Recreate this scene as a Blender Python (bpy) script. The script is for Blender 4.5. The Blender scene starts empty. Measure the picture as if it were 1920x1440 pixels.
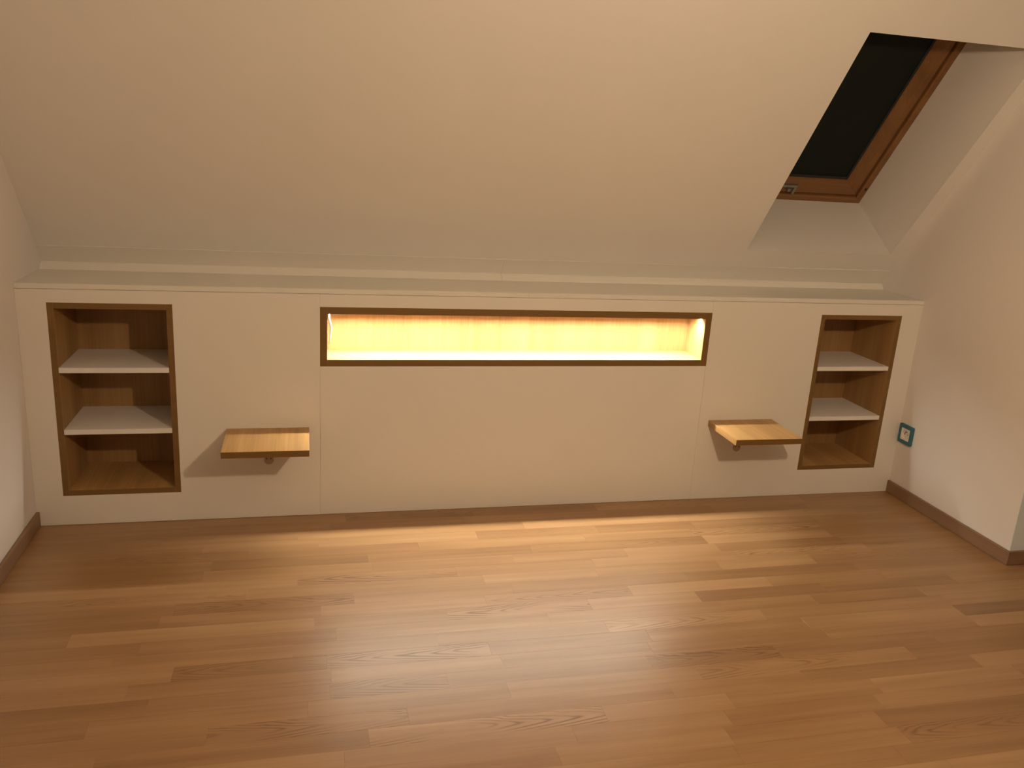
import bpy, bmesh, math, random
from mathutils import Vector, Matrix
random.seed(11)
scene = bpy.context.scene
col = scene.collection

# ------------------------------------------------------------------ camera
FPX = 1589.6
CAM = Vector((0.0, -2.9816, 1.3684))
yaw, pitch, roll = math.radians(14.2093), math.radians(-15.7205), math.radians(3.5686)
fwd = Vector((math.sin(yaw)*math.cos(pitch), math.cos(yaw)*math.cos(pitch), math.sin(pitch)))
rgt = Vector((math.cos(yaw), -math.sin(yaw), 0))
upv = rgt.cross(fwd)
r2 = rgt*math.cos(roll) + upv*math.sin(roll)
u2 = -rgt*math.sin(roll) + upv*math.cos(roll)
cd = bpy.data.cameras.new('camera')
cam = bpy.data.objects.new('camera', cd); col.objects.link(cam)
cd.sensor_width = 36.0; cd.lens = FPX*36.0/1920.0; cd.clip_start = 0.02
cam.matrix_world = Matrix(((r2.x, u2.x, -fwd.x, CAM.x), (r2.y, u2.y, -fwd.y, CAM.y),
                           (r2.z, u2.z, -fwd.z, CAM.z), (0, 0, 0, 1)))
scene.camera = cam

# ------------------------------------------------------------------ world, exposure, light strengths
w = bpy.data.worlds.new('night'); scene.world = w; w.use_nodes = True
w.node_tree.nodes['Background'].inputs[0].default_value = (0.010, 0.014, 0.022, 1)
w.node_tree.nodes['Background'].inputs[1].default_value = 0.3
scene.view_settings.view_transform = 'Standard'; scene.view_settings.look = 'None'
scene.view_settings.gamma = 1.0; scene.view_settings.use_curve_mapping = False
scene.view_settings.exposure = 0.0
BULB_POS = (1.0, -2.264, 1.661); BULB_L = 1320.0; BULB_C = (1.0, 0.73, 0.465)
LED_L = 560.0; LED_C = (1.0, 0.92, 0.75)

# ------------------------------------------------------------------ material helpers
def new_mat(name):
    m = bpy.data.materials.new(name); m.use_nodes = True
    nt = m.node_tree; b = nt.nodes['Principled BSDF']
    return m, nt, b
def N(nt, t, **k):
    n = nt.nodes.new(t)
    for a, v in k.items(): setattr(n, a, v)
    return n
def plain(name, c, rough=0.5, metal=0.0, spec=0.5):
    m, nt, b = new_mat(name)
    no = N(nt, 'ShaderNodeTexNoise'); no.inputs['Scale'].default_value = 60
    mx = N(nt, 'ShaderNodeMix', data_type='RGBA')
    mx.inputs[6].default_value = (*[x*0.95 for x in c], 1); mx.inputs[7].default_value = (*[min(1, x*1.05) for x in c], 1)
    tc = N(nt, 'ShaderNodeTexCoord'); nt.links.new(tc.outputs['Object'], no.inputs['Vector'])
    nt.links.new(no.outputs['Fac'], mx.inputs[0]); nt.links.new(mx.outputs[2], b.inputs['Base Color'])
    b.inputs['Roughness'].default_value = rough; b.inputs['Metallic'].default_value = metal
    b.inputs['Specular IOR Level'].default_value = spec
    return m
def paint(name, c, scale=220, bump=0.06, rough=0.75, mott=0.03):
    m, nt, b = new_mat(name)
    tc = N(nt, 'ShaderNodeTexCoord')
    n1 = N(nt, 'ShaderNodeTexNoise'); n1.inputs['Scale'].default_value = 2.2; n1.inputs['Detail'].default_value = 3
    n2 = N(nt, 'ShaderNodeTexNoise'); n2.inputs['Scale'].default_value = scale; n2.inputs['Detail'].default_value = 2
    for n in (n1, n2): nt.links.new(tc.outputs['Object'], n.inputs['Vector'])
    mx = N(nt, 'ShaderNodeMix', data_type='RGBA')
    mx.inputs[6].default_value = (*[x*(1-mott) for x in c], 1); mx.inputs[7].default_value = (*[min(1, x*(1+mott)) for x in c], 1)
    nt.links.new(n1.outputs['Fac'], mx.inputs[0]); nt.links.new(mx.outputs[2], b.inputs['Base Color'])
    bp = N(nt, 'ShaderNodeBump'); bp.inputs['Strength'].default_value = bump; bp.inputs['Distance'].default_value = 0.002
    nt.links.new(n2.outputs['Fac'], bp.inputs['Height']); nt.links.new(bp.outputs['Normal'], b.inputs['Normal'])
    b.inputs['Roughness'].default_value = rough; b.inputs['Specular IOR Level'].default_value = 0.3
    return m
def wood(name, dark, light, axis, rough=0.5, fine=1.0):
    """straight-grained veneer, grain running along one object axis"""
    m, nt, b = new_mat(name)
    tc = N(nt, 'ShaderNodeTexCoord'); oi = N(nt, 'ShaderNodeObjectInfo')
    off = N(nt, 'ShaderNodeMath', operation='MULTIPLY'); off.inputs[1].default_value = 37.0
    nt.links.new(oi.outputs['Random'], off.inputs[0])
    ad = N(nt, 'ShaderNodeVectorMath', operation='ADD')
    nt.links.new(tc.outputs['Object'], ad.inputs[0]); nt.links.new(off.outputs[0], ad.inputs[1])
    def layer(sc_long, sc_cross, detail):
        mp = N(nt, 'ShaderNodeMapping')
        s = [sc_cross]*3; s[axis] = sc_long
        mp.inputs['Scale'].default_value = s
        nt.links.new(ad.outputs[0], mp.inputs['Vector'])
        no = N(nt, 'ShaderNodeTexNoise'); no.inputs['Scale'].default_value = 1; no.inputs['Detail'].default_value = detail
        nt.links.new(mp.outputs[0], no.inputs['Vector']); return no
    a = layer(0.6, 14*fine, 3); c = layer(3.0, 160*fine, 2)
    mm = N(nt, 'ShaderNodeMath', operation='MULTIPLY_ADD'); mm.inputs[1].default_value = 0.35
    sc = N(nt, 'ShaderNodeMath', operation='MULTIPLY'); sc.inputs[1].default_value = 0.65
    nt.links.new(a.outputs['Fac'], sc.inputs[0]); nt.links.new(c.outputs['Fac'], mm.inputs[0]); nt.links.new(sc.outputs[0], mm.inputs[2])
    rp = N(nt, 'ShaderNodeValToRGB'); rp.color_ramp.elements[0].position = 0.34; rp.color_ramp.elements[1].position = 0.66
    rp.color_ramp.elements[0].color = (*dark, 1); rp.color_ramp.elements[1].color = (*light, 1)
    nt.links.new(mm.outputs[0], rp.inputs[0]); nt.links.new(rp.outputs[0], b.inputs['Base Color'])
    b.inputs['Roughness'].default_value = rough
    return m
def emit(name, c, s):
    m = bpy.data.materials.new(name); m.use_nodes = True; nt = m.node_tree; nt.nodes.clear()
    e = N(nt, 'ShaderNodeEmission'); o = N(nt, 'ShaderNodeOutputMaterial')
    e.inputs[0].default_value = (*c, 1); e.inputs[1].default_value = s
    nt.links.new(e.outputs[0], o.inputs[0]); return m

def floor_mat():
    m, nt, b = new_mat('laminate')
    L = nt.links.new
    tc = N(nt, 'ShaderNodeTexCoord'); oi = N(nt, 'ShaderNodeObjectInfo')
    sp = N(nt, 'ShaderNodeSeparateColor'); L(oi.outputs['Color'], sp.inputs[0])   # R tone, G seed, B figure
    off = N(nt, 'ShaderNodeMath', operation='MULTIPLY'); off.inputs[1].default_value = 53.0; L(sp.outputs[1], off.inputs[0])
    ad = N(nt, 'ShaderNodeVectorMath', operation='ADD'); L(tc.outputs['Object'], ad.inputs[0]); L(off.outputs[0], ad.inputs[1])
    def noise(scale, detail, src=ad):
        mp = N(nt, 'ShaderNodeMapping'); mp.inputs['Scale'].default_value = scale; L(src.outputs[0], mp.inputs['Vector'])
        n = N(nt, 'ShaderNodeTexNoise'); n.inputs['Scale'].default_value = 1; n.inputs['Detail'].default_value = detail
        L(mp.outputs[0], n.inputs['Vector']); return n.outputs['Fac']
    def math_(op, a, bb, cc=None):
        n = N(nt, 'ShaderNodeMath', operation=op)
        for i, v in enumerate((a, bb, cc)):
            if v is None: continue
            if isinstance(v, (int, float)): n.inputs[i].default_value = v
            else: L(v, n.inputs[i])
        return n.outputs[0]
    streak = noise((1.6, 38, 10), 4); fine = noise((6, 260, 10), 2); broad = noise((2.0, 9, 3), 2)
    # nested V figure of flat-sawn oak
    sx = N(nt, 'ShaderNodeSeparateXYZ'); L(tc.outputs['Object'], sx.inputs[0])
    wob = noise((6, 20, 5), 3)
    patch = math_('MULTIPLY_ADD', noise((4.5, 16, 3), 1), 3.2, -1.15)
    patch = math_('MINIMUM', math_('MAXIMUM', patch, 0.0), 1.0)
    y2 = math_('POWER', math_('ABSOLUTE', math_('ADD', sx.outputs[1], math_('MULTIPLY_ADD', wob, 0.024, -0.012)), 0), 1.4)
    flip = math_('MULTIPLY_ADD', math_('GREATER_THAN', sp.outputs[1], 0.5), 2.0, -1.0)
    ph = math_('ADD', math_('MULTIPLY', math_('MULTIPLY', sx.outputs[0], flip), 26.0), math_('MULTIPLY', y2, 640.0))
    ph = math_('ADD', ph, math_('MULTIPLY', wob, 4.5))
    sn = math_('SINE', math_('MULTIPLY', ph, 3.2), 0)
    fig = math_('POWER', math_('MULTIPLY_ADD', sn, 0.5, 0.5), 4.0)
    fig = math_('MULTIPLY', math_('MULTIPLY', math_('MULTIPLY', fig, patch), sp.outputs[2]), math_('MULTIPLY_ADD', streak, 1.2, -0.1))
    v = math_('ADD', math_('MULTIPLY', streak, 0.42), math_('MULTIPLY', fine, 0.16))
    v = math_('ADD', v, math_('MULTIPLY', broad, 0.22))
    v = math_('ADD', v, math_('MULTIPLY_ADD', sp.outputs[0], 0.30, -0.05))
    v = math_('SUBTRACT', v, math_('MULTIPLY', fig, 1.05))
    rp = N(nt, 'ShaderNodeValToRGB'); e = rp.color_ramp.elements
    e[0].position = 0.16; e[0].color = (0.165, 0.082, 0.031, 1)
    e[1].position = 0.80; e[1].color = (0.44, 0.275, 0.142, 1)
    k = e.new(0.48); k.color = (0.305, 0.172, 0.077, 1)
    L(v, rp.inputs[0]); L(rp.outputs[0], b.inputs['Base Color'])
    L(math_('MULTIPLY_ADD', fine, 0.10, 0.30), b.inputs['Roughness'])
    b.inputs['Specular IOR Level'].default_value = 0.72
    return m

M = {}
M['slope'] = paint('slope_paint', (0.77, 0.755, 0.725))
M['wall'] = paint('wall_paint', (0.72, 0.69, 0.665), scale=160, bump=0.10)
M['wall_unseen'] = paint('unseen_wall_darkened', (0.11, 0.10, 0.09), scale=160, bump=0.10)  # unseen walls, colour made this dark to cut bounced light in the room
M['wall_grey'] = paint('return_wall_bluish_grey', (0.72, 0.80, 0.84), scale=160, bump=0.10)  # even bluish grey base colour, only on the return wall face
M['white_board'] = paint('white_melamine', (0.76, 0.735, 0.685), scale=400, bump=0.01, rough=0.42, mott=0.012)
M['ledge'] = paint('ledge_melamine', (0.74, 0.73, 0.68), scale=400, bump=0.01, rough=0.35, mott=0.012)
M['shelf_white'] = paint('shelf_melamine', (0.78, 0.76, 0.74), scale=400, bump=0.01, rough=0.45, mott=0.012)
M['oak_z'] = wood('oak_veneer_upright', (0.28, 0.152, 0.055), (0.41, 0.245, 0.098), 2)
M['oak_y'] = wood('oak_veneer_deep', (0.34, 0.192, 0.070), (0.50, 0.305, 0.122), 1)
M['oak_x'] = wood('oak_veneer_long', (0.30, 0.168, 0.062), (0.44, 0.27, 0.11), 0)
M['edge'] = wood('oak_edge_band', (0.165, 0.088, 0.022), (0.205, 0.112, 0.032), 0, rough=0.55)
M['pine'] = wood('varnished_pine', (0.175, 0.082, 0.028), (0.265, 0.128, 0.044), 0, rough=0.35)
M['pine_t'] = wood('varnished_pine_upright', (0.175, 0.082, 0.028), (0.265, 0.128, 0.044), 2, rough=0.35)
M['base'] = wood('baseboard_wood', (0.20, 0.115, 0.065), (0.26, 0.155, 0.092), 1, rough=0.5)
M['floor'] = floor_mat()
M['subfloor'] = plain('subfloor', (0.16, 0.085, 0.04), 0.8)
M['blind'] = paint('blackout_fabric', (0.008, 0.013, 0.0115), scale=600, bump=0.05, rough=0.8)
M['rail'] = plain('dark_rail', (0.020, 0.026, 0.030), 0.35)
M['grey_metal'] = plain('grey_metal', (0.30, 0.29, 0.27), 0.4, 0.6)
M['dark_metal'] = plain('dark_screw', (0.05, 0.04, 0.035), 0.4, 0.7)
M['teal'] = plain('teal_plastic', (0.030, 0.150, 0.215), 0.4)
M['white_plastic'] = plain('white_plastic', (0.78, 0.76, 0.72), 0.35)
M['black'] = plain('black_plastic', (0.012, 0.010, 0.009), 0.5)
M['alu'] = plain('aluminium_profile', (0.55, 0.54, 0.52), 0.35, 0.9)
M['disc'] = plain('beige_plastic', (0.45, 0.36, 0.27), 0.5)
M['led'] = emit('led_light', LED_C, LED_L)
M['bulb'] = emit('bulb_light', BULB_C, BULB_L)
g, nt, b = new_mat('window_glass'); b.inputs['Base Color'].default_value = (0.9, 0.95, 0.95, 1)
b.inputs['Transmission Weight'].default_value = 1.0; b.inputs['Roughness'].default_value = 0.02; b.inputs['IOR'].default_value = 1.5
M['glass'] = g

# ------------------------------------------------------------------ object helpers
WLOC = {}
def wl(p): return WLOC[p.name] if p is not None else Vector((0, 0, 0))
def mesh_obj(name, verts, faces, mats, parent=None, fmat=None, smooth=False, bevel=0.0, origin=None):
    vs = [Vector(v) for v in verts]
    if origin is None:
        lo = Vector([min(v[i] for v in vs) for i in range(3)]); hi = Vector([max(v[i] for v in vs) for i in range(3)])
        origin = (lo+hi)/2
    origin = Vector(origin)
    me = bpy.data.meshes.new(name); me.from_pydata([v-origin for v in vs], [], faces)
    for m in (mats if isinstance(mats, (list, tuple)) else [mats]): me.materials.append(m)
    if fmat:
        for p, i in zip(me.polygons, fmat): p.material_index = i
    bm = bmesh.new(); bm.from_mesh(me); bmesh.ops.recalc_face_normals(bm, faces=bm.faces)
    if bevel: bmesh.ops.bevel(bm, geom=list(bm.edges), offset=bevel, segments=2, affect='EDGES', profile=0.5)
    bm.to_mesh(me); bm.free()
    if smooth:
        for p in me.polygons: p.use_smooth = True
    o = bpy.data.objects.new(name, me); col.objects.link(o)
    if parent is not None: o.parent = parent
    o.location = origin - wl(parent); WLOC[o.name] = origin
    return o
BF = [(0, 3, 2, 1), (4, 5, 6, 7), (0, 1, 5, 4), (1, 2, 6, 5), (2, 3, 7, 6), (3, 0, 4, 7)]  # -z +z -y +x +y -x
def box(name, x0, x1, y0, y1, z0, z1, mat, parent=None, edge=None, edges=(2,), bevel=0.0006):
    v = [(x0, y0, z0), (x1, y0, z0), (x1, y1, z0), (x0, y1, z0), (x0, y0, z1), (x1, y0, z1), (x1, y1, z1), (x0, y1, z1)]
    mats = [mat] + ([edge] if edge else [])
    fm = [1 if (edge and i in edges) else 0 for i in range(6)]
    return mesh_obj(name, v, BF, mats, parent, fm, bevel=bevel)
def empty(name, loc, label=None, cat=None, group=None):
    o = bpy.data.objects.new(name, None); col.objects.link(o); o.location = loc; WLOC[o.name] = Vector(loc)
    o.empty_display_size = 0.05
    tag(o, label, cat, group); return o
def tag(o, label=None, cat=None, group=None, kind=None):
    if label: o['label'] = label
    if cat: o['category'] = cat
    if group: o['group'] = group
    if kind: o['kind'] = kind
    return o
def struct(o, label=None): return tag(o, label, kind='structure')
def tube(name, pts, radii, mat, parent=None, seg=10, caps=True):
    pts = [Vector(p) for p in pts]
    if not isinstance(radii, (list, tuple)): radii = [radii]*len(pts)
    V, F = [], []; prev = None
    for i, p in enumerate(pts):
        d = (pts[min(i+1, len(pts)-1)] - pts[max(i-1, 0)]).normalized()
        a = prev if prev is not None else (Vector((0, 0, 1)) if abs(d.z) < .9 else Vector((1, 0, 0)))
        s = d.cross(a).normalized(); t = s.cross(d).normalized(); prev = t
        for k in range(seg):
            an = 2*math.pi*k/seg; V.append(p + (s*math.cos(an)+t*math.sin(an))*radii[i])
    for i in range(len(pts)-1):
        for k in range(seg):
            F.append((i*seg+k, i*seg+(k+1) % seg, (i+1)*seg+(k+1) % seg, (i+1)*seg+k))
    if caps: F.append(tuple(range(seg))); F.append(tuple(range((len(pts)-1)*seg, len(pts)*seg)))
    return mesh_obj(name, V, F, mat, parent, smooth=seg > 6)
def disc(name, c, axis, r, h, mat, parent=None, seg=24, bev=0.0):
    """short cylinder centred at c along a unit axis; bev rounds the +axis rim"""
    a = Vector(axis).normalized(); c = Vector(c)
    pr = [(r, -h/2), (r, h/2-bev), (r-bev, h/2)] if bev else [(r, -h/2), (r, h/2)]
    ref = Vector((0, 0, 1)) if abs(a.z) < .9 else Vector((1, 0, 0))
    s = a.cross(ref).normalized(); t = s.cross(a)
    V, F = [], []
    for rr, hh in pr:
        for k in range(seg):
            an = 2*math.pi*k/seg; V.append(c + a*hh + (s*math.cos(an)+t*math.sin(an))*rr)
    for i in range(len(pr)-1):
        for k in range(seg): F.append((i*seg+k, i*seg+(k+1) % seg, (i+1)*seg+(k+1) % seg, (i+1)*seg+k))
    F.append(tuple(range(seg))); F.append(tuple(range((len(pr)-1)*seg, len(pr)*seg)))
    return mesh_obj(name, V, F, mat, parent)

# ------------------------------------------------------------------ key dimensions (metres; headboard face at y = 0)
XL, XR = -0.9068, 2.4918
YC = -0.678                  # corner where the right wall turns away
XF, YB, ZC = 4.0, -4.9, 2.15 # far right wall, wall behind, flat ceiling
H, ZLIP = 0.850, 0.833
Z0 = 1.249                   # height of the slope above the headboard face
ZBASE = 0.860                # where the slope starts
WX0, WX1, WT0, WT1 = 1.753, 2.430, -0.296, 0.674   # skylight opening: x range, range up the slope
WN = 0.42                    # depth of the skylight shaft
def kx(x):
    if x <= WX0: return 1.17 + (1.29-1.17)*(x-XL)/(WX0-XL)
    if x <= WX1: return 1.29
    return 1.29 + 0.02*(x-WX1)/(XR-WX1) if x < XR else 1.31
def S(x, t, n=0.0):
    k = kx(x); s = math.sqrt(1+k*k)
    return Vector((x, -t/s + n*k/s, Z0 + t*k/s + n/s))
def t_at_z(x, z): k = kx(x); return (z-Z0)*math.sqrt(1+k*k)/k
def t_at_y(x, y): k = kx(x); return -y*math.sqrt(1+k*k)

# ------------------------------------------------------------------ structure: sloped ceiling with the skylight shaft
V, F = [], []
def vid(p):
    V.append(p); return len(V)-1
xs = [XL-0.01 + (WX0-XL+0.01)*i/36 for i in range(37)] + [WX1, XR+0.004]
rowf = []
for i in range(0, 13): rowf.append(('a', i/12))
for i in range(1, 13): rowf.append(('b', i/12))
for i in range(1, 7): rowf.append(('c', i/6))
grid = []
for x in xs:
    c = []
    for kind, f in rowf:
        tb, tt = t_at_z(x, ZBASE), t_at_z(x, ZC)
        t = tb+(WT0-tb)*f if kind == 'a' else (WT0+(WT1-WT0)*f if kind == 'b' else WT1+(tt-WT1)*f)
        c.append(vid(S(x, t)))
    grid.append(c)
iw = 36
for i in range(len(xs)-1):
    for j in range(len(rowf)-1):
        if i == iw and 12 <= j < 24: continue
        F.append((grid[i][j], grid[i+1][j], grid[i+1][j+1], grid[i][j+1]))
# the part of the slope beyond the corner of the right wall
a = [vid(S(XR+0.004, t_at_y(XR+1, YC))), vid(S(XF, t_at_y(XF, YC))), vid(S(XF, t_at_z(XF, ZC))), vid(S(XR+0.004, t_at_z(XR+1, ZC)))]
F.append(tuple(a))
slope = mesh_obj('ceiling_slope', V, F, M['slope'], smooth=True)
struct(slope, 'white sloping attic ceiling above the ledge')
# shaft linings, one per side
def lining(name, p, q, rot=0):
    a_, b_ = S(p[0], p[1], .0006), S(q[0], q[1], .0006)
    fl_ = lambda t: t-.020 if t == WT0 else t      # the lower lining flares a little
    c_, d_ = S(q[0], fl_(q[1]), WN), S(p[0], fl_(p[1]), WN)
    mid = S((WX0+WX1)/2, (WT0+WT1)/2, WN/2)
    n = (b_-a_).cross(d_-a_).normalized()
    if n.dot(mid-a_) > 0: n = -n
    o = n*0.012
    v = [a_, b_, c_, d_, a_+o, b_+o, c_+o, d_+o]
    return mesh_obj(name, v, [(0, 1, 2, 3), (4, 5, 6, 7), (0, 1, 5, 4), (1, 2, 6, 5), (2, 3, 7, 6), (3, 0, 4, 7)], M['slope'], slope)
lining('shaft_lining', (WX0, WT0), (WX1, WT0)); lining('shaft_lining', (WX1, WT0), (WX1, WT1))
lining('shaft_lining', (WX1, WT1), (WX0, WT1)); lining('shaft_lining', (WX0, WT1), (WX0, WT0))

# flat ceiling, walls
yt = S(XL, t_at_z(XL, ZC)).y
struct(mesh_obj('ceiling', [(XL-.01, yt+.02, ZC), (XF, yt+.12, ZC), (XF, YB, ZC), (XL-.01, YB, ZC)], [(0, 1, 2, 3)], M['slope']), 'flat white attic ceiling over the room')
def wall(name, x0, x1, y0, y1, z0, z1, m, label): return struct(box(name, x0, x1, y0, y1, z0, z1, m, bevel=0), label)
wall('wall_left', XL-0.12, XL, YB, 0.60, -0.02, ZC+.02, M['wall'], 'white left side wall')
wall('wall_right', XR, XR+0.10, YC+.002, 0.60, -0.02, ZC-.02, M['wall'], 'white right side wall with the power socket')
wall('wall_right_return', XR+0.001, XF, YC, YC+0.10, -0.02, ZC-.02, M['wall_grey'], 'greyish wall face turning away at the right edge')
wall('wall_far_right', XF, XF+0.1, YB, YC+.1, -0.02, ZC+.02, M['wall_unseen'], 'unseen far side wall of the room, darkened to cut bounced light')
wall('wall_back', XL-.12, XF+.1, YB-.1, YB, -0.02, ZC+.02, M['wall_unseen'], 'unseen wall behind the viewer, darkened to cut bounced light')

# filler boards between ledge and slope: a tilted lath and a thin board lying on the slope
tr = struct(empty('trim_1', (XL, 0.30, 0.85)), 'white filler lath running along the back of the ledge')
def ledge_back(x): return 0.288 - 0.022*min(1.0, (x-XL)/1.7)
HEX = [(0, 1, 2, 3), (4, 5, 6, 7), (0, 1, 5, 4), (1, 2, 6, 5), (2, 3, 7, 6), (3, 0, 4, 7)]
for a_, b_ in ((XL, 0.757), (0.7578, XR)):
    q = lambda x, n: S(x, t_at_z(x, 0.8755), n)
    ya, yb = ledge_back(a_), ledge_back(b_)
    mesh_obj('lath', [(a_, ya, .8502), (b_, yb, .8502), q(b_, -.001), q(a_, -.001), (a_, ya+.03, .8502), (b_, yb+.03, .8502), q(b_, .008), q(a_, .008)], HEX, M['white_board'], tr)
    vv = []
    for n in (-0.0016, 0.006):
        for x, z in ((a_, .8757), (b_, .8757), (b_, 0.938), (a_, 0.938)): vv.append(S(x, t_at_z(x, z), n))
    mesh_obj('filler_board', vv, HEX, M['white_board'], tr)

# floor: every strip of the laminate that shows is a piece of its own
fl = struct(box('floor', XL, XF, YB, 0.62, -0.03, -0.008, M['subfloor'], bevel=0), 'warm oak strip laminate floor')
RW, Y00 = 0.0645, -0.008
seams = {2: (-.03, .42, .79), 3: (1.45,), 4: (-.6, -.19, .99), 5: (.2, .77), 6: (.21, .69), 7: (-.03,), 8: (-.18, .56, .95, 1.4, 1.77),
         9: (.14, 1.25), 10: (-.41,), 11: (-.63, .02, .41, .86, 1.23, 1.69), 12: (.71, 1.61, 2.02), 13: (.87, 1.39, 2.07),
         14: (-.34, .05, .5), 15: (.52, 1.53), 16: (.055, .36, .93, 1.33), 17: (.51, 1.05, 1.73), 18: (-.23, .94), 19: (.73, 1.99),
         20: (.63,), 21: (.57, 1.01), 22: (1.0,), 23: (1.4,)}
figured = {(14, .05), (16, .055), (16, .93), (11, .41), (13, .87), (7, -.03), (19, .15), (18, -.23), (4, 1.5)}
plank_mesh = {}
def plank_data(ln, wd):
    key = (round(ln, 3), round(wd, 4))
    if key not in plank_mesh:
        gx, c = 0.00008, 0.00025
        X, Y = ln/2-gx, wd/2-gx
        v = [(-X, -Y, -.008), (X, -Y, -.008), (X, Y, -.008), (-X, Y, -.008), (-X, -Y, -c), (X, -Y, -c), (X, Y, -c), (-X, Y, -c),
             (-X+c, -Y+c, 0), (X-c, -Y+c, 0), (X-c, Y-c, 0), (-X+c, Y-c, 0)]
        f = [(0, 1, 5, 4), (1, 2, 6, 5), (2, 3, 7, 6), (3, 0, 4, 7), (4, 5, 9, 8), (5, 6, 10, 9), (6, 7, 11, 10), (7, 4, 8, 11), (8, 9, 10, 11)]
        me = bpy.data.meshes.new('plank'); me.from_pydata(v, [], f); me.materials.append(M['floor']); plank_mesh[key] = me
    return plank_mesh[key]
rest_v, rest_f = [], []
for n in range(-1, 75):
    y1 = Y00 - n*RW; y0 = y1 - RW
    if n == -1: y1 = 0.030
    if y0 < YB: break
    xe = XR if y0 > YC-RW*0.5 else XF
    cuts = list(seams.get(n, ()))
    cuts = [XL] + sorted(cuts) + [xe]
    full = [cuts[0]]
    for a_, b_ in zip(cuts, cuts[1:]):
        if b_-a_ > 0.72:
            m_ = max(1, round((b_-a_)/0.5)); ph = random.uniform(-.09, .09)
            for q in range(1, m_): full.append(round((a_+(b_-a_)*q/m_+ph+random.uniform(-.05, .05))/.02)*.02)
        full.append(b_)
    vis = n <= 25
    for a_, b_ in zip(full, full[1:]):
        if b_-a_ < .03: continue
        if vis and a_ < 2.75:
            tone = min(1, max(0, random.gauss(.5, .23))); seed = random.random()
            fig = 1.0 if any(n == r and a_-.06 <= x < b_-.06 for r, x in figured) else (random.uniform(.3, .6) if random.random() < .09 else 0.0)
            o = bpy.data.objects.new('plank', plank_data(b_-a_, y1-y0)); col.objects.link(o); o.parent = fl
            o.location = Vector(((a_+b_)/2, (y0+y1)/2, 0)) - wl(fl); o.color = (tone, seed, fig, 1)
        else:
            i = len(rest_v); rest_v += [(a_+.0003, y0+.0003, 0), (b_-.0003, y0+.0003, 0), (b_-.0003, y1-.0003, 0), (a_+.0003, y1-.0003, 0)]
            rest_f.append((i, i+1, i+2, i+3))
rest = mesh_obj('floor_strips', rest_v, rest_f, M['floor'], fl); rest['kind'] = 'stuff'; rest.color = (.5, .4, 0, 1)

# baseboards
BT, BH = 0.012, 0.0545
struct(box('baseboard_left', XL, XL+BT, YB, -0.0005, 0, BH, M['base'], bevel=0.003), 'brown wooden baseboard along the left wall')
struct(box('baseboard_right', XR-BT, XR, YC-BT, -0.0005, 0, BH, M['base'], bevel=0.003), 'brown wooden baseboard under the power socket')
struct(box('baseboard_right_return', XR+0.001, XF, YC-BT, YC, 0, BH, M['base'], bevel=0.003), 'brown wooden baseboard turning the corner at the right edge')

# ------------------------------------------------------------------ skylight window
kW = 1.29; sW = math.sqrt(1+kW*kW)
def W(x, t, n): return Vector((x, -t/sW + n*kW/sW, Z0 + t*kW/sW + n/sW))
win = struct(empty('window_1', W((WX0+WX1)/2, WT0, 0.34)), 'pine roof window with a black blind in the sloping ceiling')
def rails(name, x0, x1, t0, t1, prof, parent, mats):
    """four mitred rails; prof = closed outline of (inset, n)"""
    out = []
    sides = [((x0, t0), (x1, t0), (0, 1), (1, 1), (-1, 1)), ((x1, t0), (x1, t1), (0, 0), (-1, 1), (-1, -1)),
             ((x1, t1), (x0, t1), (0, 0), (-1, -1), (1, -1)), ((x0, t1), (x0, t0), (0, 0), (1, -1), (1, 1))]
    for i, (p, q, _, dp, dq) in enumerate(sides):
        v = [W(p[0]+dp[0]*d, p[1]+dp[1]*d, n) for d, n in prof] + [W(q[0]+dq[0]*d, q[1]+dq[1]*d, n) for d, n in prof]
        k = len(prof); f = [(j, (j+1) % k, k+(j+1) % k, k+j) for j in range(k)] + [tuple(range(k)), tuple(range(k, 2*k))]
        out.append(mesh_obj(name, v, f, mats[i % 2], parent))
    return out
fx0, fx1, ft0, ft1 = WX0+.001, WX1-.001, WT0-.0150, WT1-.001
rails('frame_rail', fx0, fx1, ft0, ft1, [(0, .336), (.022, .336), (.027, .341), (.027, .405), (0, .405)], win, (M['pine'], M['pine_t']))
sd, sw = 0.031, 0.060
rails('sash_rail', fx0+sd, fx1-sd, ft0+sd, ft1-sd, [(0, .353), (.004, .349), (.032, .349), (.036, .353), (sw, .381), (sw, .410), (0, .410)], win, (M['pine'], M['pine_t']))
bx0, bx1, bt0, bt1 = fx0+sd+sw, fx1-sd-sw, ft0+sd+sw, ft1-sd-sw
def slab(name, x0, x1, t0, t1, n0, n1, mat, parent):
    v = [W(x, t, n) for n in (n0, n1) for x, t in ((x0, t0), (x1, t0), (x1, t1), (x0, t1))]
    return mesh_obj(name, v, [(0, 1, 2, 3), (4, 5, 6, 7), (0, 1, 5, 4), (1, 2, 6, 5), (2, 3, 7, 6), (3, 0, 4, 7)], mat, parent)
bl = slab('blind', bx0+.006, bx1-.006, bt0+.008, bt1, .389, .390, M['blind'], win); bl['label'] = 'black blackout blind pulled shut'
slab('side_rail', bx0, bx0+.009, bt0, bt1, .3835, .394, M['rail'], bl); slab('side_rail', bx1-.009, bx1, bt0, bt1, .3835, .394, M['rail'], bl)
slab('bottom_bar', bx0+.009, bx1-.009, bt0, bt0+.012, .384, .393, M['rail'], bl)
slab('pane', bx0, bx1, bt0, bt1, .398, .402, M['glass'], win)
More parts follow.
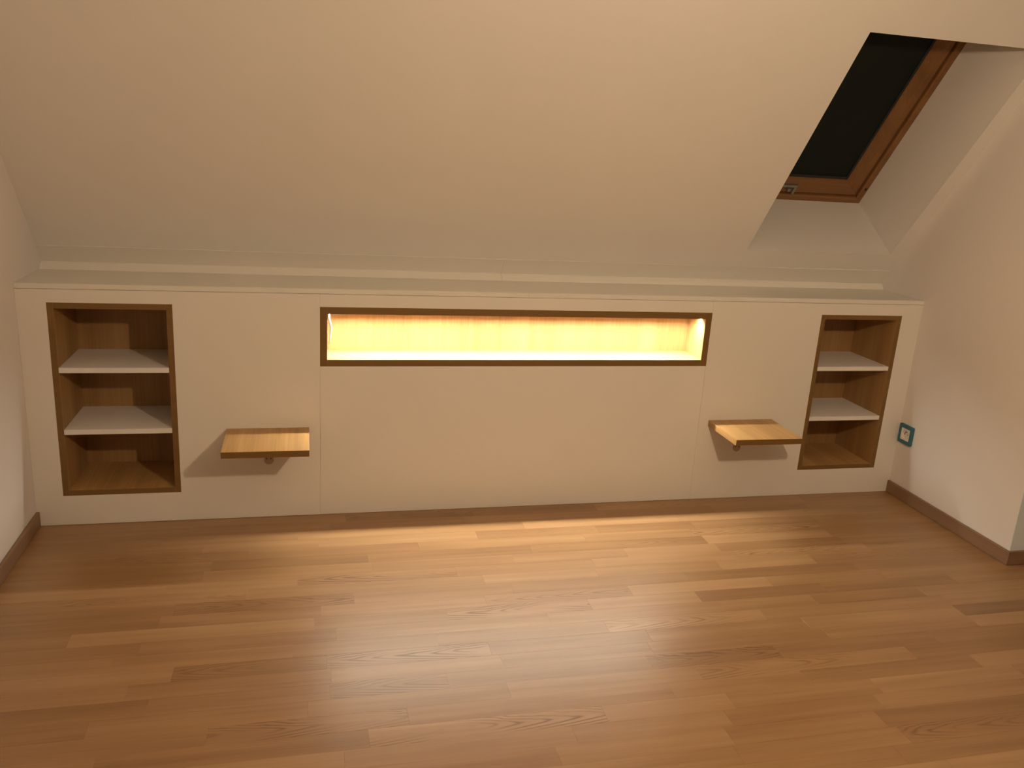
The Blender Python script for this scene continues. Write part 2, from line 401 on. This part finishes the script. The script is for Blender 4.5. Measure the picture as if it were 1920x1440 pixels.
# opening handle on the bottom rail: a cranked lever with a lock stud
hd = slab('handle', 1.996, 2.071, -.231, -.2185, .322, .332, M['grey_metal'], win); hd['label'] = 'grey metal lever handle'
slab('lever_arm', 2.059, 2.071, -.268, -.2312, .322, .332, M['grey_metal'], hd)
slab('stand_off', 1.998, 2.012, -.230, -.220, .3322, .3492, M['grey_metal'], hd)
slab('lock_stud', 2.040, 2.054, -.262, -.244, .330, .3492, M['grey_metal'], hd)
sc_ = disc('hinge_screw', W(fx1-.012, ft0+.080, .3354), W(0, 0, -1)-W(0, 0, 0), .006, .002, M['dark_metal'], win, 16)

# ------------------------------------------------------------------ headboard cladding: white front boards
PT = 0.018
hb = empty('headboard', (0.7925, 0.009, 0), 'long white panelled headboard wall across the room', 'headboard')
a0, a1, az0, az1 = -0.8169, -0.4336, 0.1094, 0.7875       # left niche, outer
b0, b1, bz0, bz1 = 2.0245, 2.3989, 0.1145, 0.7852         # right niche, outer
e0, e1, ez0, ez1 = 0.0494, 1.5423, 0.5719, 0.7863         # lit niche, outer
GP = 0.00018
def holed(name, x0, x1, z0, z1, hx0, hx1, hz0, hz1, parent):
    o_ = [(x0, z0), (x1, z0), (x1, z1), (x0, z1)]; i_ = [(hx0, hz0), (hx1, hz0), (hx1, hz1), (hx0, hz1)]
    v = [(x, y, z) for y in (0, PT) for x, z in o_+i_]
    f = []
    for k in range(4):
        l = (k+1) % 4
        f += [(k, l, 4+l, 4+k), (8+k, 8+l, 12+l, 12+k), (k, l, 8+l, 8+k), (4+k, 4+l, 12+l, 12+k)]
    return mesh_obj(name, v, f, M['white_board'], parent)
ZT = ZLIP-0.0012
holed('front_board', XL+.0005, e0-GP, 0.001, ZT, a0-GP, a1+GP, az0-GP, az1+GP, hb)
holed('front_board', e1+GP, XR-.0005, 0.001, ZT, b0-GP, b1+GP, bz0-GP, bz1+GP, hb)
box('front_board', e0+GP, e1-GP, 0, PT, 0.001, ez0-GP, M['white_board'], hb, bevel=.0004)
box('front_board', e0+GP, e1-GP, 0, PT, ez1+GP, ZT, M['white_board'], hb, bevel=.0004)
# ledge on top
lg = empty('ledge', (0.7925, 0.14, ZLIP), 'narrow white ledge board on top of the headboard wall', 'ledge')
box('ledge_board', XL+.0005, 0.7985, -0.0012, 0.292, ZLIP, H, M['ledge'], lg, bevel=.0007)
box('ledge_board', 0.7990, XR-.0005, -0.0012, 0.292, ZLIP, H, M['ledge'], lg, bevel=.0007)

# ------------------------------------------------------------------ niches
def niche(name, label, x0, x1, z0, z1, th, depth, shelves, back_axis='oak_z', bottom='oak_y'):
    t = empty(name, ((x0+x1)/2, depth/2, z0), label, 'shelf niche' if shelves else 'lit niche', 'built-in oak niches')
    e = M['edge']
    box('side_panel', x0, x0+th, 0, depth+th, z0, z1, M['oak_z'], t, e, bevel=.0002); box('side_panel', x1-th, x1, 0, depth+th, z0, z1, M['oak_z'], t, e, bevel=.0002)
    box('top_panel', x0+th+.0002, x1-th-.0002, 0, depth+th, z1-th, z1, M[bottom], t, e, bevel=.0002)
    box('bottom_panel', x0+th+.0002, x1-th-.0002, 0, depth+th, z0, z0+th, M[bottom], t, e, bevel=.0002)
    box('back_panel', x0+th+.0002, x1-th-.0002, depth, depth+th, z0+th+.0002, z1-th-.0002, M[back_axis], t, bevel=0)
    for zt, zb in shelves:
        s = box('shelf', x0+th+.0003, x1-th-.0003, 0.001, depth-.0005, zb, zt, M['shelf_white'], t, bevel=.0008); s['label'] = 'white shelf board'
    return t
niche('shelf_niche', 'oak-lined niche with two white shelves at the left wall', a0, a1, az0, az1, 0.0195, 0.268, [(.5673, .5495), (.3496, .3318)])
niche('shelf_niche', 'oak-lined niche with two white shelves near the blue power socket', b0, b1, bz0, bz1, 0.0185, 0.268, [(.5676, .5498), (.3508, .3330)])
niche('lit_niche', 'long low oak niche glowing with warm light in the middle', e0, e1, ez0, ez1, 0.0250, 0.149, [], bottom='oak_x')
# LED strip under the top panel of the long niche, close to its front, with its cable
lx0, lx1 = e0+.0255, e1-.0255; lz = ez1-.0252
ls = empty('led_strip', (lx0+.02, 0.041, lz), 'warm LED strip with white cable under the long niche top', 'led light')
box('channel', lx0+.001, lx1-.001, .0345, .0475, lz-.0010, lz, M['alu'], ls, bevel=0)
for y0, y1 in ((.0345, .0356), (.0464, .0475)):  # side fins added to the channel to narrow the strip's beam
    box('beam_fin', lx0+.001, lx1-.001, y0, y1, lz-.0054, lz-.0010, M['alu'], ls, bevel=0)
box('diffuser', lx0+.0012, lx1-.0012, .0365, .0455, lz-.0020, lz-.0011, M['led'], ls, bevel=0)
tube('cable', [(.0815, .036, lz-.008), (.0825, .036, lz-.030), (.0850, .036, lz-.044), (.0880, .036, lz-.052), (.0872, .036, lz-.068), (.0842, .036, lz-.095), (.0815, .036, lz-.117)],
     [.0026, .0040, .0050, .0048, .0038, .0026, .0012], M['white_plastic'], ls)

# ------------------------------------------------------------------ floating bedside shelves
def bedside(x0, x1, label):
    t = empty('bedside_shelf', ((x0+x1)/2, -.12, .3222), label, 'bedside shelf', 'floating bedside shelves')
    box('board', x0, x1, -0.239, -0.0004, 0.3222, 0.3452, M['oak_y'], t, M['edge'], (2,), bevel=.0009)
    xm = (x0+x1)/2
    d = disc('wall_disc', (xm, -.0035, .224), (0, -1, 0), .0165, .007, M['disc'], t, 28, .002); d['label'] = 'small round fixing disc below the board'
    for s in (-1, 1): disc('screw_hole', (xm+s*.007, -.0074, .2312), (0, -1, 0), .0024, .0008, M['black'], d, 12)
    box('support_arm', xm-.010, xm+.010, -.150, -.0006, .3160, .3221, M['disc'], t, bevel=.0005)
bedside(-.2728, .0104, 'floating square oak bedside shelf beside the left shelf niche')
bedside(1.5837, 1.8659, 'floating square oak bedside shelf beside the right shelf niche')

# ------------------------------------------------------------------ power socket on the right wall
sy, sz = -0.0495, 0.2815
so = empty('power_socket', (XR, sy, sz-.0415), 'white power socket in a teal frame on the right wall', 'socket')
def rrect(hw, r, seg=5):
    p = []
    for cx, cy, a_ in ((hw-r, hw-r, 0), (-hw+r, hw-r, 90), (-hw+r, -hw+r, 180), (hw-r, -hw+r, 270)):
        for i in range(seg+1):
            an = math.radians(a_+90*i/seg); p.append((cx+r*math.cos(an), cy+r*math.sin(an)))
    return p
def ring(name, outer, inner, d0, d1, mat, parent):
    k = len(outer); v = []
    for o_, d in ((outer, d0), (outer, d1), (inner, d1), (inner, d0)):
        v += [(XR-d, sy+y, sz+z) for y, z in o_]
    f = []
    for l in range(4):
        for i in range(k): f.append((l*k+i, l*k+(i+1) % k, ((l+1) % 4)*k+(i+1) % k, ((l+1) % 4)*k+i))
    return mesh_obj(name, v, f, mat, parent)
o_ = ring('frame', rrect(.0415, .006), rrect(.0252, .0015), 0.0002, .0085, M['teal'], so); o_['label'] = 'teal cover frame'
circ = [(.0195*math.cos(math.radians(a_)), .0195*math.sin(math.radians(a_))) for a_ in [i*360/24 for i in range(24)]]
def sq(hw):
    p = []
    for i in range(24):
        a_ = math.radians(i*15); c, s = math.cos(a_), math.sin(a_); k = hw/max(abs(c), abs(s)); p.append((c*k, s*k))
    return p
ring('insert', sq(.025), circ, .0002, .0095, M['white_plastic'], so)
wd = disc('well', (XR-.0012, sy, sz), (-1, 0, 0), .0194, .002, M['white_plastic'], so, 24)
for s in (-1, 1): disc('pin_hole', (XR-.0026, sy+s*.0095, sz), (-1, 0, 0), .0028, .0006, M['black'], wd, 14)
tube('earth_pin', [(XR-.0024, sy, sz+.0105), (XR-.0105, sy, sz+.0105), (XR-.0120, sy, sz+.0105)], [.0024, .0024, .0012], M['grey_metal'], wd, 12)

# ------------------------------------------------------------------ pendant lamp that lights the room (outside the picture)
bx, by, bz = BULB_POS
pl = empty('pendant_lamp', (bx, by, ZC-.025), 'bare warm bulb hanging on a cord from the flat ceiling', 'lamp')
disc('ceiling_rose', (bx, by, ZC-.0135), (0, 0, -1), .05, .025, M['white_plastic'], pl, 28, .006)
tube('cord', [(bx, by, ZC-.026), (bx, by, bz+.111)], .003, M['white_plastic'], pl)
tube('bulb_holder', [(bx, by, bz+.11), (bx, by, bz+.10), (bx, by, bz+.055), (bx, by, bz+.05)], [.008, .017, .019, .016], M['white_plastic'], pl, 20)
V, F = [], []
prof = [(.013, .049), (.015, .040), (.024, .024), (.031, .008), (.033, -.004), (.030, -.018), (.021, -.029), (.009, -.0345)]
for r, h in prof:
    for k in range(20): V.append((bx+r*math.cos(k*math.pi/10), by+r*math.sin(k*math.pi/10), bz+h))
for i in range(len(prof)-1):
    for k in range(20): F.append((i*20+k, i*20+(k+1) % 20, (i+1)*20+(k+1) % 20, (i+1)*20+k))
F.append(tuple(range(20))); F.append(tuple(range(140, 160)))
mesh_obj('bulb', V, F, M['bulb'], pl, smooth=True)
